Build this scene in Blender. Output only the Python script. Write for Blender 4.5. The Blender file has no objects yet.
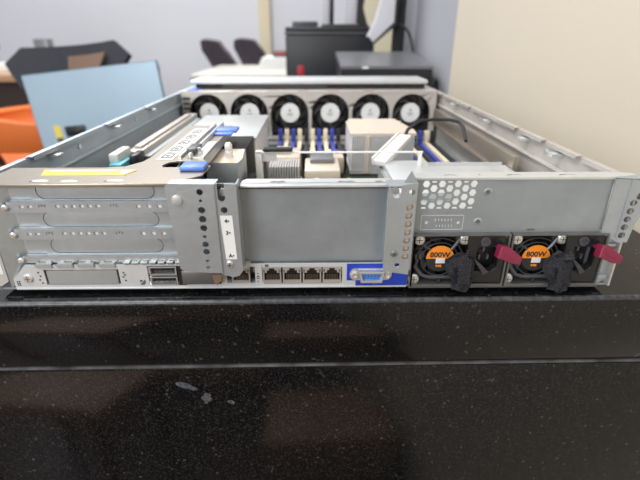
import bpy, bmesh, math, random
from mathutils import Vector, Matrix
random.seed(7)
C = bpy.context.scene.collection
PI = math.pi
TOP = 0.75                                  # height of the counter top above the floor

# ------------------------------------------------------------------ materials
def mat(name, col, metal=0.0, rough=0.5, var=0.0, vscale=40, bump=0.0, bscale=200, emit=None, spec=0.5, coat=0.0):
    m = bpy.data.materials.new(name); m.use_nodes = True
    nt = m.node_tree; b = nt.nodes['Principled BSDF']
    c = (*col, 1)
    b.inputs['Base Color'].default_value = c
    b.inputs['Metallic'].default_value = metal
    b.inputs['Roughness'].default_value = rough
    b.inputs['Specular IOR Level'].default_value = spec
    b.inputs['Coat Weight'].default_value = coat
    if var or bump:
        tc = nt.nodes.new('ShaderNodeTexCoord')
    if var:
        n = nt.nodes.new('ShaderNodeTexNoise'); n.inputs['Scale'].default_value = vscale; n.inputs['Detail'].default_value = 5
        nt.links.new(tc.outputs['Object'], n.inputs['Vector'])
        r = nt.nodes.new('ShaderNodeValToRGB')
        r.color_ramp.elements[0].position = .3; r.color_ramp.elements[1].position = .7
        r.color_ramp.elements[0].color = (*[x*(1-var) for x in col], 1)
        r.color_ramp.elements[1].color = (*[min(1, x*(1+var)) for x in col], 1)
        nt.links.new(n.outputs['Fac'], r.inputs['Fac'])
        nt.links.new(r.outputs['Color'], b.inputs['Base Color'])
    if bump:
        n2 = nt.nodes.new('ShaderNodeTexNoise'); n2.inputs['Scale'].default_value = bscale
        nt.links.new(tc.outputs['Object'], n2.inputs['Vector'])
        bp = nt.nodes.new('ShaderNodeBump'); bp.inputs['Strength'].default_value = bump; bp.inputs['Distance'].default_value = .001
        nt.links.new(n2.outputs['Fac'], bp.inputs['Height']); nt.links.new(bp.outputs['Normal'], b.inputs['Normal'])
    if emit:
        b.inputs['Emission Color'].default_value = c; b.inputs['Emission Strength'].default_value = emit
    return m

def granite_mat():
    m = bpy.data.materials.new('black_granite'); m.use_nodes = True
    nt = m.node_tree; L = nt.links; b = nt.nodes['Principled BSDF']
    tc = nt.nodes.new('ShaderNodeTexCoord')
    def noise(s, d=3):
        n = nt.nodes.new('ShaderNodeTexNoise'); n.inputs['Scale'].default_value = s; n.inputs['Detail'].default_value = d
        L.new(tc.outputs['Object'], n.inputs['Vector']); return n
    def ramp(src, p0, c0, p1, c1):
        r = nt.nodes.new('ShaderNodeValToRGB'); e = r.color_ramp.elements
        e[0].position = p0; e[0].color = c0; e[1].position = p1; e[1].color = c1
        L.new(src, r.inputs['Fac']); return r
    base = ramp(noise(700).outputs['Fac'], .46, (.003, .003, .0035, 1), .72, (.020, .020, .021, 1))
    v = nt.nodes.new('ShaderNodeTexVoronoi'); v.inputs['Scale'].default_value = 210
    L.new(tc.outputs['Object'], v.inputs['Vector'])
    sp = ramp(v.outputs['Distance'], .12, (1, 1, 1, 1), .34, (0, 0, 0, 1))
    gate = ramp(noise(140, 1).outputs['Fac'], .56, (0, 0, 0, 1), .66, (1, 1, 1, 1))
    mul = nt.nodes.new('ShaderNodeMath'); mul.operation = 'MULTIPLY'
    L.new(sp.outputs['Color'], mul.inputs[0]); L.new(gate.outputs['Color'], mul.inputs[1])
    mul2 = nt.nodes.new('ShaderNodeMath'); mul2.operation = 'MULTIPLY'; mul2.inputs[1].default_value = .26
    L.new(mul.outputs[0], mul2.inputs[0])
    mix = nt.nodes.new('ShaderNodeMix'); mix.data_type = 'RGBA'
    L.new(mul2.outputs[0], mix.inputs[0]); L.new(base.outputs['Color'], mix.inputs[6]); mix.inputs[7].default_value = (.20, .19, .18, 1)
    L.new(mix.outputs[2], b.inputs['Base Color'])
    b.inputs['Roughness'].default_value = .10; b.inputs['Specular IOR Level'].default_value = .36
    return m

G = dict(
 steel=mat('galvanised_steel', (.45,.49,.52), .65, .38, .05, 60, .15, 300),
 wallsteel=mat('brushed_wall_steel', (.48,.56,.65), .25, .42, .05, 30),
 steel_lt=mat('bright_steel', (.66,.68,.69), .6, .34, .04, 60),
 steel_pl=mat('plated_steel_panel', (.35,.39,.42), .65, .42, .09, 35, .2, 150),
 cover=mat('slot_cover_steel', (.43,.46,.475), .6, .42, .05, 90),
 riser=mat('riser_steel_brown_reflection', (.44,.385,.32), .75, .30, .04, 50),  # brown reflection of the wall is put into this steel's colour
 iopanel=mat('pale_port_panel', (.60,.62,.64), .35, .4, .03, 80),
 beige=mat('beige_aluminium', (.72,.62,.52), .35, .5, .06, 40),
 finm=mat('fin_aluminium', (.74,.74,.74), .2, .4),
 cage=mat('fan_cage_grey', (.56,.52,.49), .4, .45, .04, 30),
 black=mat('black_plastic', (.012,.012,.014), 0, .38),
 matte=mat('matte_black', (.02,.02,.022), 0, .7),
 dark=mat('dark_grey_plastic', (.045,.045,.048), 0, .5),
 psuz=mat('zinc_psu_case', (.17,.17,.17), .6, .4, .1, 80),
 zinc=mat('zinc_screw', (.72,.73,.73), .8, .3),
 orange=mat('orange_badge', (.88,.27,.02), 0, .5),
 white=mat('white_plastic', (.80,.80,.78), 0, .45),
 paper=mat('white_label', (.74,.74,.74), 0, .6),
 yellow=mat('yellow_label', (.80,.62,.10), 0, .5),
 blue=mat('blue_plastic', (.10,.22,.66), 0, .4),
 dblue=mat('deep_blue_plastic', (.045,.06,.36), 0, .45),
 vga=mat('vga_label_blue', (.012,.045,.42), 0, .4),
 vgab=mat('vga_socket_blue', (.06,.20,.55), 0, .4),
 cream=mat('cream_plastic', (.78,.70,.52), 0, .5),
 maroon=mat('maroon_plastic', (.19,.010,.04), 0, .4, coat=.1),
 copper=mat('copper_contact', (.56,.43,.34), .5, .4),
 velcro=mat('black_hook_and_loop', (.03,.03,.036), 0, .9, .85, 1100, 1.0, 1600, spec=.3),
 pcb=mat('green_circuit_board', (.03,.045,.03), 0, .5, .3, 80),
 cyan=mat('cyan_plastic', (.10,.45,.58), 0, .4),
 rubbershade=mat('black_rubber_and_shade', (.01,.01,.011), 0, .8),  # rubber of the feet, also the painted shade strips and void
 granite=granite_mat(),
 wall_r=mat('cream_wall_paint', (.63,.56,.455), 0, .75, .02, 3, .1, 60),
 wall_b=mat('white_wall_paint', (.75,.75,.80), 0, .8, .01, 2),
 wall_g=mat('cool_lit_wall_tone', (.36,.365,.40), 0, .8),  # grey stands for cooler light on the far wall
 darkwall=mat('dark_wood_wall', (.10,.065,.045), 0, .6, .3, 3),
 reflsteel=mat('wall_steel_beige_reflection', (.50,.47,.43), .3, .42, .05, 30),  # beige wall reflection painted into the right side wall's steel
 edgelight=mat('granite_edge_highlight', (.045,.048,.055), 0, .3, .6, 300),  # lighter grey for the painted highlight of the counter edge
 seamlight=mat('grey_seam_highlight', (.085,.085,.09), 0, .5, .6, 60),  # grey for the painted highlight along the seam
 smudge=mat('grey_dust', (.06,.065,.075), 0, .7, .9, 400),
 bronze=mat('dull_contact_pins', (.16,.12,.09), .6, .5),
 bronze2=mat('brown_copper_clip', (.30,.20,.14), .5, .45),
 tan=mat('tan_pilaster_paint', (.76,.66,.47), 0, .7),
 creamp=mat('pale_yellow_door_paint', (.80,.72,.52), 0, .6),
 floor=mat('brown_floor_tile', (.085,.06,.045), 0, .4, .2, 4),
 wood=mat('brown_wood', (.17,.085,.045), 0, .4, .25, 6),
 tanwood=mat('tan_wood_edge', (.42,.27,.17), 0, .45, .1, 8),
 darkwood=mat('dark_brown_panel', (.035,.022,.016), 0, .45),
 lid=mat('blue_grey_lid_steel', (.40,.53,.64), .3, .38, .03, 6),
 leather=mat('orange_leather', (.72,.17,.035), 0, .42),
 mesh=mat('charcoal_mesh_fabric', (.03,.032,.042), 0, .85, .2, 200),
 frameg=mat('grey_chair_frame', (.16,.16,.18), 0, .5),
 plum=mat('plum_grey_fabric', (.10,.08,.10), 0, .8),
 desk=mat('white_desk_laminate', (.62,.59,.53), 0, .35),
 pblack=mat('black_printer_plastic', (.018,.019,.023), 0, .45),
 pgrey=mat('grey_printer_trim', (.065,.065,.075), 0, .4),
 silver=mat('silver_plastic', (.19,.195,.21), .3, .3),
 red=mat('red_badge', (.45,.03,.04), 0, .5),
 screenw=mat('pale_monitor_back', (.62,.61,.66), 0, .45),
 brownt=mat('brown_lumbar_mesh', (.19,.12,.085), 0, .8),
)

# ------------------------------------------------------------------ mesh builder
class MB:
    def __init__(s, sc=.001): s.bm = bmesh.new(); s.sc = sc
    def _fin(s, verts, mi, M=None):
        if M is not None: bmesh.ops.transform(s.bm, matrix=M, verts=verts)
        fs = set()
        for v in verts:
            for f in v.link_faces: fs.add(f)
        for f in fs: f.material_index = mi
    def box(s, x0, x1, y0, y1, z0, z1, b=0, mi=0, M=None):
        vs = bmesh.ops.create_cube(s.bm, size=1)['verts']
        T = Matrix.Translation(((x0+x1)/2, (y0+y1)/2, (z0+z1)/2)) @ Matrix.Diagonal((abs(x1-x0), abs(y1-y0), abs(z1-z0), 1))
        bmesh.ops.transform(s.bm, matrix=T, verts=vs)
        if b:
            es = list({e for v in vs for e in v.link_edges})
            r = bmesh.ops.bevel(s.bm, geom=es, offset=b, segments=2, affect='EDGES', profile=.5)
            vs = list({v for f in r['faces'] for v in f.verts} | {v for v in vs if v.is_valid})
        s._fin(vs, mi, M); return s
    def cyl(s, p0, p1, r0, r1=None, n=24, mi=0, M=None):
        r1 = r0 if r1 is None else r1
        p0 = Vector(p0); p1 = Vector(p1); d = p1-p0
        vs = bmesh.ops.create_cone(s.bm, cap_ends=True, segments=n, radius1=r0, radius2=r1, depth=d.length)['verts']
        T = Matrix.Translation((p0+p1)/2) @ d.to_track_quat('Z', 'Y').to_matrix().to_4x4()
        bmesh.ops.transform(s.bm, matrix=T, verts=vs)
        s._fin(vs, mi, M); return s
    def tube(s, pts, r, n=10, mi=0, M=None):
        pts = [Vector(p) for p in pts]; rings = []; up = None
        for i, p in enumerate(pts):
            d = (pts[min(i+1, len(pts)-1)] - pts[max(i-1, 0)]).normalized()
            if up is None: up = d.orthogonal().normalized()
            up = (up - d*up.dot(d)).normalized(); sd = d.cross(up)
            rr = r[i] if isinstance(r, (list, tuple)) else r
            rings.append([s.bm.verts.new(p + (up*math.cos(a)+sd*math.sin(a))*rr) for a in [2*PI*k/n for k in range(n)]])
        for a, b in zip(rings, rings[1:]):
            for k in range(n): s.bm.faces.new((a[k], a[(k+1)%n], b[(k+1)%n], b[k]))
        s.bm.faces.new(rings[0][::-1]); s.bm.faces.new(rings[-1])
        s._fin([v for g in rings for v in g], mi, M); return s
    def grid(s, P, th=0, mi=0, M=None):            # surface through a grid of points, given thickness
        vs = [[s.bm.verts.new(p) for p in row] for row in P]
        fs = [s.bm.faces.new((vs[i][j], vs[i+1][j], vs[i+1][j+1], vs[i][j+1])) for i in range(len(P)-1) for j in range(len(P[0])-1)]
        allv = [v for r in vs for v in r]
        if th:
            bmesh.ops.recalc_face_normals(s.bm, faces=fs)
            r = bmesh.ops.solidify(s.bm, geom=fs, thickness=th)
            allv += [g for g in r['geom'] if isinstance(g, bmesh.types.BMVert)]
        s._fin(list(set(allv)), mi, M); return s
    def _curve(s, cu, T, mi, M):
        ob = bpy.data.objects.new('tmp', cu); me = ob.to_mesh()
        vs = [s.bm.verts.new(T(*v.co)) for v in me.vertices]
        for p in me.polygons:
            try: s.bm.faces.new([vs[i] for i in p.vertices])
            except ValueError: pass
        ob.to_mesh_clear(); bpy.data.objects.remove(ob); bpy.data.curves.remove(cu)
        bmesh.ops.remove_doubles(s.bm, verts=vs, dist=1e-5)
        s._fin([v for v in vs if v.is_valid], mi, M)
    def plate(s, outline, holes, c, th, plane='xz', mi=0, M=None, bev=0):
        cu = bpy.data.curves.new('t', 'CURVE'); cu.dimensions = '2D'; cu.fill_mode = 'BOTH'; cu.extrude = th/2
        cu.bevel_depth = bev
        for poly in [outline]+list(holes):
            sp = cu.splines.new('POLY'); sp.points.add(len(poly)-1)
            for q, (u, v) in zip(sp.points, poly): q.co = (u, v, 0, 1)
            sp.use_cyclic_u = True
        T = {'xz': lambda u, v, w: (u, c-w, v), 'xy': lambda u, v, w: (u, v, c+w), 'yz': lambda u, v, w: (c+w, u, v)}[plane]
        s._curve(cu, T, mi, M); return s
    def text(s, t, size, u, v, c, plane='xz', th=.15, mi=0, flip=False, M=None, italic=0, bold=0):
        cu = bpy.data.curves.new('t', 'FONT'); cu.body = t; cu.size = size; cu.extrude = th/2
        cu.align_x = 'CENTER'; cu.align_y = 'CENTER'; cu.resolution_u = 3; cu.shear = italic; cu.offset = bold
        k = -1 if flip else 1
        T = {'xz': lambda a, b, w: (u+k*a, c-w, v+k*b), 'xy': lambda a, b, w: (u+k*a, v+k*b, c+w)}[plane]
        s._curve(cu, T, mi, M); return s
    def lathe(s, prof, c, axis='z', n=32, mi=0, M=None):   # profile of (r, h)
        rings = []
        for r, h in prof:
            ring = []
            for k in range(n):
                a = 2*PI*k/n; u, v = r*math.cos(a), r*math.sin(a)
                p = {'z': (u, v, h), 'y': (u, h, v), 'x': (h, u, v)}[axis]
                ring.append(s.bm.verts.new((c[0]+p[0], c[1]+p[1], c[2]+p[2])))
            rings.append(ring)
        for a, b in zip(rings, rings[1:]):
            for k in range(n): s.bm.faces.new((a[k], a[(k+1)%n], b[(k+1)%n], b[k]))
        s.bm.faces.new(rings[0][::-1]); s.bm.faces.new(rings[-1])
        s._fin([v for g in rings for v in g], mi, M); return s
    def build(s, name, mats, parent=None, smooth=True, loc=None, label=None, rz=None):
        bmesh.ops.recalc_face_normals(s.bm, faces=s.bm.faces)
        bmesh.ops.scale(s.bm, vec=(s.sc,)*3, verts=s.bm.verts)
        if not isinstance(mats, (list, tuple)): mats = [mats]
        # every object keeps its own origin at the foot of its shape
        vs = s.bm.verts
        mn = [min(v.co[i] for v in vs) for i in range(3)]; mx = [max(v.co[i] for v in vs) for i in range(3)]
        o0 = Vector(((mn[0]+mx[0])/2, (mn[1]+mx[1])/2, mn[2]))
        off = Vector((0, 0, 0))
        if loc is None: bmesh.ops.translate(s.bm, vec=-o0, verts=list(vs)); off = o0
        me = bpy.data.meshes.new(name); s.bm.to_mesh(me); s.bm.free()
        for q in mats: me.materials.append(G[q] if isinstance(q, str) else q)
        if smooth:
            for p in me.polygons: p.use_smooth = True
            me.set_sharp_from_angle(angle=math.radians(35))
        o = bpy.data.objects.new(name, me); C.objects.link(o)
        o.location = Vector(loc) if loc is not None else off
        if rz is not None: o.rotation_euler.z = rz
        if parent:
            o.parent = parent
            if loc is None:
                w = Vector((0, 0, 0)); q = parent
                while q and q.get('_rel'): w += q.location; q = q.parent
                o.location = off - w
        o['_rel'] = 1
        if label: o['label'] = label
        return o

def tag(o, label=None, cat=None, group=None, kind=None):
    if label: o['label'] = label
    if cat: o['category'] = cat
    if group: o['group'] = group
    if kind: o['kind'] = kind
    return o
def empty(name, loc, rz=0, rx=0, ry=0):
    o = bpy.data.objects.new(name, None); C.objects.link(o); o.location = loc
    o.rotation_euler = (rx, ry, rz); o.empty_display_size = .05; return o
def dup(o, loc=None, parent=None):
    c = o.copy(); C.objects.link(c)
    if parent is not None: c.parent = parent
    if loc is not None: c.location = loc
    for ch in [x for x in bpy.data.objects if x.parent == o]: dup(ch, None, c)
    return c

def circ(x, z, r, n=20): return [(x+r*math.cos(2*PI*k/n), z+r*math.sin(2*PI*k/n)) for k in range(n)]
def rect(x0, x1, z0, z1): return [(x0, z0), (x1, z0), (x1, z1), (x0, z1)]
def rrect(x0, x1, z0, z1, r, n=6):
    out = []
    for cx, cz, a0 in ((x1-r, z1-r, 0), (x0+r, z1-r, 90), (x0+r, z0+r, 180), (x1-r, z0+r, 270)):
        for k in range(n+1):
            a = math.radians(a0+90*k/n); out.append((cx+r*math.cos(a), cz+r*math.sin(a)))
    return out
def clip(poly, lo, hi):                       # clip a convex polygon to lo <= z <= hi
    for sgn, lim in ((1, lo), (-1, -hi)):
        out = []
        for i in range(len(poly)):
            a, b = poly[i], poly[(i+1) % len(poly)]
            da, db = sgn*a[1]-lim, sgn*b[1]-lim
            if da >= 0: out.append(a)
            if (da >= 0) != (db >= 0):
                t = da/(da-db); out.append((a[0]+(b[0]-a[0])*t, a[1]+(b[1]-a[1])*t))
        poly = out
        if not poly: return []
    return poly

# ================================================================== THE SERVER (millimetres, z = 0 on the counter)
S = empty('rack_server', (0, 0, TOP))
tag(S, 'open steel rack server without its lid, rear ports forward, on the black granite counter', 'server')

# tray, board, feet
MB().box(-222, 222, 0, 700, 4, 5.5).build('base_tray', 'steel', S)
for x in (-195, 195):
    for y in (30, 660): MB().cyl((x, y, 0), (x, y, 4), 9).build('rubber_foot', 'rubbershade', S)
b = MB().box(-205, 70, 12, 440, 8, 10, mi=0)
for i in range(60):
    x, y = random.uniform(-195, 60), random.uniform(60, 430); w = random.uniform(2, 6)
    b.box(x, x+w, y, y+random.uniform(2, 8), 10, 10+random.uniform(1, 6), mi=random.choice((1, 2, 3)))
b.box(70, 205, 180, 440, 8, 10)
b.build('motherboard', ['pcb', 'black', 'beige', 'cream'], S)

# side walls with folded rim, notches, bead and rivet tabs
for sx in (-1, 1):
    b = MB()
    b.box(sx*221, sx*222.5, -3 if sx > 0 else -2, 700, 5, 84)
    segs = [(-2, 62), (70, 205), (212, 330), (338, 480), (486, 700)]
    if sx > 0: segs = [(0, 60), (66, 118), (126, 178), (186, 330), (338, 470), (478, 700)]
    for y0, y1 in segs:
        b.box(sx*217, sx*222.5, y0, y1, 83.2, 84.6, b=.4)
        b.box(sx*217, sx*217.8, y0+2, y1-2, 81, 83.4)
    b.tube([(sx*220, 60, 64), (sx*220, 690, 64)], 2.2, 8)
    w = b.build('side_wall', 'wallsteel' if sx < 0 else 'reflsteel', S)
    for y in ((95, 225, 350) if sx < 0 else (92, 156, 258, 398)):
        MB().box(sx*211, sx*221, y, y+9, 76.5, 79.5, b=.6).build('locking_tab', 'steel_lt', w)
    for y in ((150, 300) if sx < 0 else (122, 300)):
        MB().cyl((sx*221.2, y, 74), (sx*219.8, y, 74), 2.4).build('rivet', 'zinc', w)
# right wall: long brownish guide rail
MB().box(205, 211, 150, 470, 40, 62, b=.6).box(203, 221, 150, 470, 38, 40).build('guide_rail', 'riser', S)

# rear corner flanges (ears)
b = MB()
b.plate([(-212, 82), (-212.5, 12), (-219, 8), (-233, 14), (-233, 82)], [], -2, 1.2)
e = b.build('corner_flange', 'steel_lt', S)
b = MB(); b.plate(rect(-231, -214, 18, 50), [], -2.8, .3); b.text('8', 4, -226, 40, -3.1, mi=1); b.text('A', 4, -216, 40, -3.1, mi=1)
b.build('label', ['paper', 'black'], e)
b = MB()                                        # inner slanting cheek left of the slots
b.grid([[(-212, -2, 84), (-212, -2, 6)], [(-199, 7, 84), (-199, 7, 22)]], .8)
b.build('side_cheek', 'steel', S)
# right ear : angled plate with six round holes
Mr = Matrix.Translation((206, -1.5, 0)) @ Matrix.Rotation(math.radians(-10), 4, 'Z')
b = MB()
b.plate([(0, 86.5), (0, 47), (12, 40.5), (18, 41), (19, 52), (21.5, 62), (22.5, 84), (21, 86.5)],
        [circ(u, z, 2.25) for u, z in ((13.2, 46.1), (13.5, 52.1), (13.8, 58), (14.1, 63.9), (14.6, 69.7), (17, 74.6))], 0, 1.0, M=Mr)
b.box(0, 21, -.5, 8, 85.8, 86.6, M=Mr); b.box(9.6, 10.4, -1.4, -.4, 44, 86, M=Mr)
b.box(9.5, 20, 2.2, 3, 43, 85, mi=1, M=Mr)  # dark plate added so the ear's holes look dark
b.build('corner_flange', ['steel', 'psuz'], S)
b = MB(); b.plate([(208, 44), (222.5, 41), (222.5, 8), (214, 4), (208, 4)], [], 2, 1.2)
b.box(206, 207.5, -1, 150, 5, 48)
b.box(211, 220, -1, 1.4, 10, 13).box(211, 220, -1, 1.4, 36, 38)
b.build('lower_corner_bracket', 'steel', S)

# ---- slot section
b = MB()
b.plate(rect(-200, -60, 24, 83), [], 8, 1)
b.build('slot_backplate', 'steel_pl', S)
for i, zc in enumerate((77.2, 57.0, 36.9)):
    b = MB()
    b.plate(rect(-183.5, -62, zc-6.6, zc+6.6), [rrect(-179.8, -100.6, zc-5.6, zc+5.6, 5.5)], 4.4, 1.2)
    b.plate(rrect(-179.1, -101.3, zc-4.9, zc+4.9, 4.8), [], 4.6, 1.0, bev=.3)
    b.box(-199, -184.3, 5.6, 6.6, zc-6.6, zc+6.6)
    b.build('slot_cover', 'cover', S)
    if i < 2:
        z0 = (63.2, 43.2)[i]; z1 = z0+8
        holes = []
        for x in (-190, -184.5): holes.append(rect(x-1.6, x+1.6, z0+3.2, z0+5.2))
        for k in range(6): holes.append(rect(-166+k*5.4-1.5, -166+k*5.4+1.5, z0+3.4, z0+5.6))
        for x in (-176, -128): holes += [rect(x-2.6+q*1.9, x-1.4+q*1.9, z0+3.9+(q % 2)*.6, z0+5.9) for q in range(3)]
        for x in (-112, -105, -98): holes.append(rect(x-1.5, x+1.5, z0+3, z0+5.4))
    else:
        z0, z1 = 25.2, 30.4; holes = [rect(-190+k*9.3, -184.5+k*9.3, z0-.1+.5, z0+1.6) for k in range(12)]
    b = MB(); b.plate(rect(-199.5, -62, z0, z1), holes, 1.2, 1.1)
    b.box(-199, -62, 1.8, 2.1, z0+.5, z1-.5, mi=1)  # white strip paints the bright reflections in the rail holes
    b.box(-199, -62, 1.4, 5, z0, z0+.6); b.box(-199, -62, 1.4, 5, z1-.6, z1)
    r = b.build('vent_rail', ['steel', 'white'], S)
    MB().lathe([(2.2, 0), (2.2, -1.6), (1.4, -2.5)], (-200.5, .6, z0+4 if i < 2 else z0+2.4), 'y', 16).build('screw', 'zinc', r)

# ---- riser cage top
b = MB()
out = [(-212.5, 36), (-212.5, -3), (-89, -3), (-71, 15), (-70, 40), (-80, 60), (-80, 200), (-126, 200), (-122, 66), (-124, 52), (-132, 39), (-145, 36)]
notch = lambda x: [(x+5.5*math.cos(a), 2.2+2.2*math.sin(a)*(1.4 if math.sin(a) > 0 else .5)) for a in [2*PI*k/14 for k in range(14)]]
b.plate(out, [notch(-176), notch(-155), notch(-127),
     [(-104, 36), (-106, 42), (-103, 50), (-97, 53), (-74, 50), (-73, 36)]], 84, 1, 'xy')
b.box(-212.5, -89, -3.4, -2.4, 82.2, 84.5, b=.3)
b.box(-81, -80, 60, 200, 76, 84, mi=1)
riser = b.build('riser_cage', ['riser', 'steel'], S)
b = MB(); b.plate([(-185.5, 29.5), (-180.5, 15.5), (-124, 15.5), (-119.5, 28.5)], [], 84.7, .25, 'xy')
b.plate([(-181, 27.5), (-180, 25.5), (-133, 25.5), (-133, 27.5)], [], 84.95, .2, 'xy', mi=1)
b.plate([(-130, 27), (-128, 18), (-124, 18), (-121.5, 27)], [], 84.95, .2, 'xy', mi=1)
b.build('warning_label', ['yellow', 'paper'], riser, label='yellow label with white stripe')
b = MB()
for k in range(3): b.plate([(x+(1.5 if k != 1 else 0), y+(.8 if k != 1 else 0)) for x, y in notch((-176, -155, -127)[k])], [], 84.55, .25, 'xy')
b.build('notch_glint', 'white', riser)  # white shapes paint the light seen in the notches
b = MB(); b.plate([(-115.5, 56), (-102.5, 56), (-102.5, 182), (-115.5, 182)], [], 84.75, .3, 'xy')
for k in range(5):
    y0 = 61+k*24
    b.plate(rect(-113.2, -105, y0, y0+14), [rect(-112.3, -105.9, y0+1.6, y0+12.4)], 85.05, .2, 'xy', mi=1)
    b.box(-111, -107.5, y0+5, y0+8, 84.9, 85.15, mi=1); b.box(-113, -108, y0+17, y0+18.5, 84.9, 85.15, mi=2)
b.build('diagram_label', ['paper', 'dark', 'silver'], riser, label='white label with small line diagrams')
b = MB(); b.box(-89, -71, 24, 41, 84.6, 88, b=1.5); b.box(-84, -76, 41, 46, 84.6, 86.5, b=.8)
b.build('touch_point', 'blue', riser, label='blue plastic touch point')
b = MB(); b.box(-93, -69, 158, 178, 84.6, 88, b=1.5); b.box(-90, -72, 147, 160, 84.6, 86.4, b=.7)
b.build('touch_point', 'blue', riser, label='blue plastic touch point')
b = MB(); b.lathe([(7, 0), (9, 1), (9, 4), (7, 6), (6, 10), (4.5, 10)], (-78, 24, 70), 'z', 20)
b.lathe([(9.4, 0), (9.4, 1)], (-78, 24, 74), 'z', 24, mi=1)
b.build('thumb_screw', ['dark', 'steel_lt'], riser)
b = MB()                                            # rail structure on the right of the arm
b.box(-99, -97, 60, 200, 84.5, 87); b.box(-91, -89, 60, 200, 84.5, 88.5, b=.4)
b.box(-89, -80, 62, 118, 84.5, 85.5)
b.lathe([(3.5, 0), (3.5, 2), (2.2, 3.2), (2.2, 6)], (-86, 72, 84.5), 'z', 14)
b.build('riser_rail', 'steel_lt', riser)
rng = random.Random(3)
for k in range(16):                                    # small capacitors and chips between the sinks
    x = rng.choice([-47, -30, 40, 52, 62, 8, -5])+rng.uniform(-4, 4); y = rng.uniform(120, 200)
    b = MB(); h = rng.uniform(10, 24)
    if k % 2: b.lathe([(3.2, 0), (3.2, h), (2.6, h+.6)], (x, y, 10), 'z', 14); b.build('capacitor', rng.choice(['silver', 'beige', 'dblue']), S)
    else: b.box(x-5, x+5, y-3, y+3, 10, 10+h, b=.6); b.build('board_connector', rng.choice(['black', 'cream', 'white', 'black']), S)
b = MB(); b.box(-93.5, -92, 12, 205, 20, 83); b.build('riser_side_plate', 'steel', riser)
b = MB(); b.box(-97, -95.4, 20, 198, 16, 82); b.build('riser_card', 'pcb', riser)
b = MB(); b.box(-94, -86, 66, 86, 87, 91, b=1); b.build('latch_clip', 'pgrey', riser)

# ---- middle blanking panel and its lip
b = MB()
b.plate([(-60, 82.5), (57, 82.5), (57, 24.3), (-60, 24.3)], [], 3.2, 1)
b.box(55, 56.5, -3, 3, 24, 82)
b.build('rear_panel', 'steel_pl', S)
b = MB()
nt2 = lambda x, w: [(x-w, 5), (x-w*.5, 8.2), (x, 6.8), (x+w*.6, 8.4), (x+w, 5.6), (x, 4.4)]
b.plate([(-42.5, -1.5), (56, -1.5), (56, 6), (60, 13), (-40, 13), (-42.5, 9)], [nt2(-18, 6), nt2(28, 7), nt2(50, 3)], 82, 1, 'xy')
b.box(-42.5, 56, -2, -1, 80.8, 82.5, b=.3)
b.build('rear_lip', 'steel_lt', S)
MB().box(-60, 70, -1.0, 2.4, 79.9, 80.8).build('lip_shade', 'rubbershade', S)  # dark strip paints the shade line under the lip
MB().box(74, 206, -.6, .0, 46.3, 47.1).build('bay_shade', 'rubbershade', S)  # painted shade line below the power bay panel
b = MB(); b.plate(rect(-40, 68, 3, 12), [], 80.6, .5, 'xy'); b.build('lip_backing', 'copper', S)

# ---- port panel
b = MB()
io = [(-209.5, 5.2), (73, 5.2), (73, 24.2), (-192, 24.2), (-198.5, 24.6), (-209.5, 13)]
b.plate(io, [rect(-186.5, -133.5, 8.4, 20.6), rect(-113, -91, 7.6, 23.4), rect(-57, -36.5, 8.2, 22), rect(-31.6, 26.2, 7.8, 21.4)], -1, 1.2)
b.box(-209, 73, -2.2, -.4, 4.6, 6.0, b=.3)
b.text('80', 2.6, -27.8, 22.7, -1.7, mi=1, bold=.08); b.cyl((-31.5, -1.8, 22.8), (-31.5, -1.5, 22.8), .35, mi=1)
for k, (z, w) in enumerate(((16.5, .5), (14.2, .9), (12.6, 1.0), (10, .5))): b.box(-34.5-w, -34.5+w, -1.8, -1.5, z-.35, z+.35, mi=1)
for x, z in ((-190.5, 18.5), (-189.5, 15.6), (-190.6, 12.6), (-189.2, 10), (-130.2, 18), (-129.4, 16.2), (-130.8, 14.6), (-129.6, 11.6)):
    b.box(x-.6, x+.6, -1.8, -1.5, z-.5, z+.5, mi=1)
for i in range(4):
    for j in range(4):
        if (i*3+j*5) % 4 != 1: b.box(-119.5+i, -118.7+i, -1.8, -1.5, 8+j, 8.8+j, mi=2)
for i in range(2):
    for j in range(3): b.box(-207.5+i*1.4, -206.6+i*1.4, -1.8, -1.5, 8+j*1.4, 8.9+j*1.4, mi=2)
b.text('A', 2, -43.2, 24.0, -1.7, mi=1)
iop = b.build('port_panel', ['iopanel', 'black', 'dark'], S)
b = MB(); b.box(-186.5, -133.5, -.2, 3, 8.4, 20.6); b.build('option_slot_recess', 'dark', iop)
b = MB(); b.plate(rrect(-184.4, -135.2, 8.9, 19.6, .9), [], -1.0, 1.2, bev=.3); b.box(-184, -137, -2, 0, 19.4, 20.2)
b.build('option_slot_cover', 'cover', iop)
def screw(p, r, parent, name='screw', m='zinc'):
    b = MB(); x, y, z = p
    b.lathe([(r*1.0, 0), (r, -.9), (r*.8, -1.6), (r*.35, -1.75)], (x, y, z), 'y', 20)
    b.box(x-r*.55, x+r*.55, y-1.95, y-1.4, z-.22, z+.22, mi=1); b.box(x-.22, x+.22, y-1.95, y-1.4, z-r*.55, z+r*.55, mi=1)
    return b.build(name, [m, 'dark'], parent)
screw((-198.5, -1.4, 13.8), 3.5, iop)
for k in range(4):
    b = MB(); x = -184+k*14.8
    b.plate([(x-7.4, 25.2), (x+4.8, 25.2), (x+4.8, 22.4), (x-5.8, 22.4)], [], -2.4, .6)
    b.box(x-6, x+4.5, -2.5, 1.5, 25, 25.8); b.build('spring_finger', 'cover', iop)
b = MB()
for k in range(7): b.box(-129+k*6.1, -124.6+k*6.1, -2.2, 1, 25.4, 26.2)
b.build('finger_strip', 'steel_lt', iop)
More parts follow.
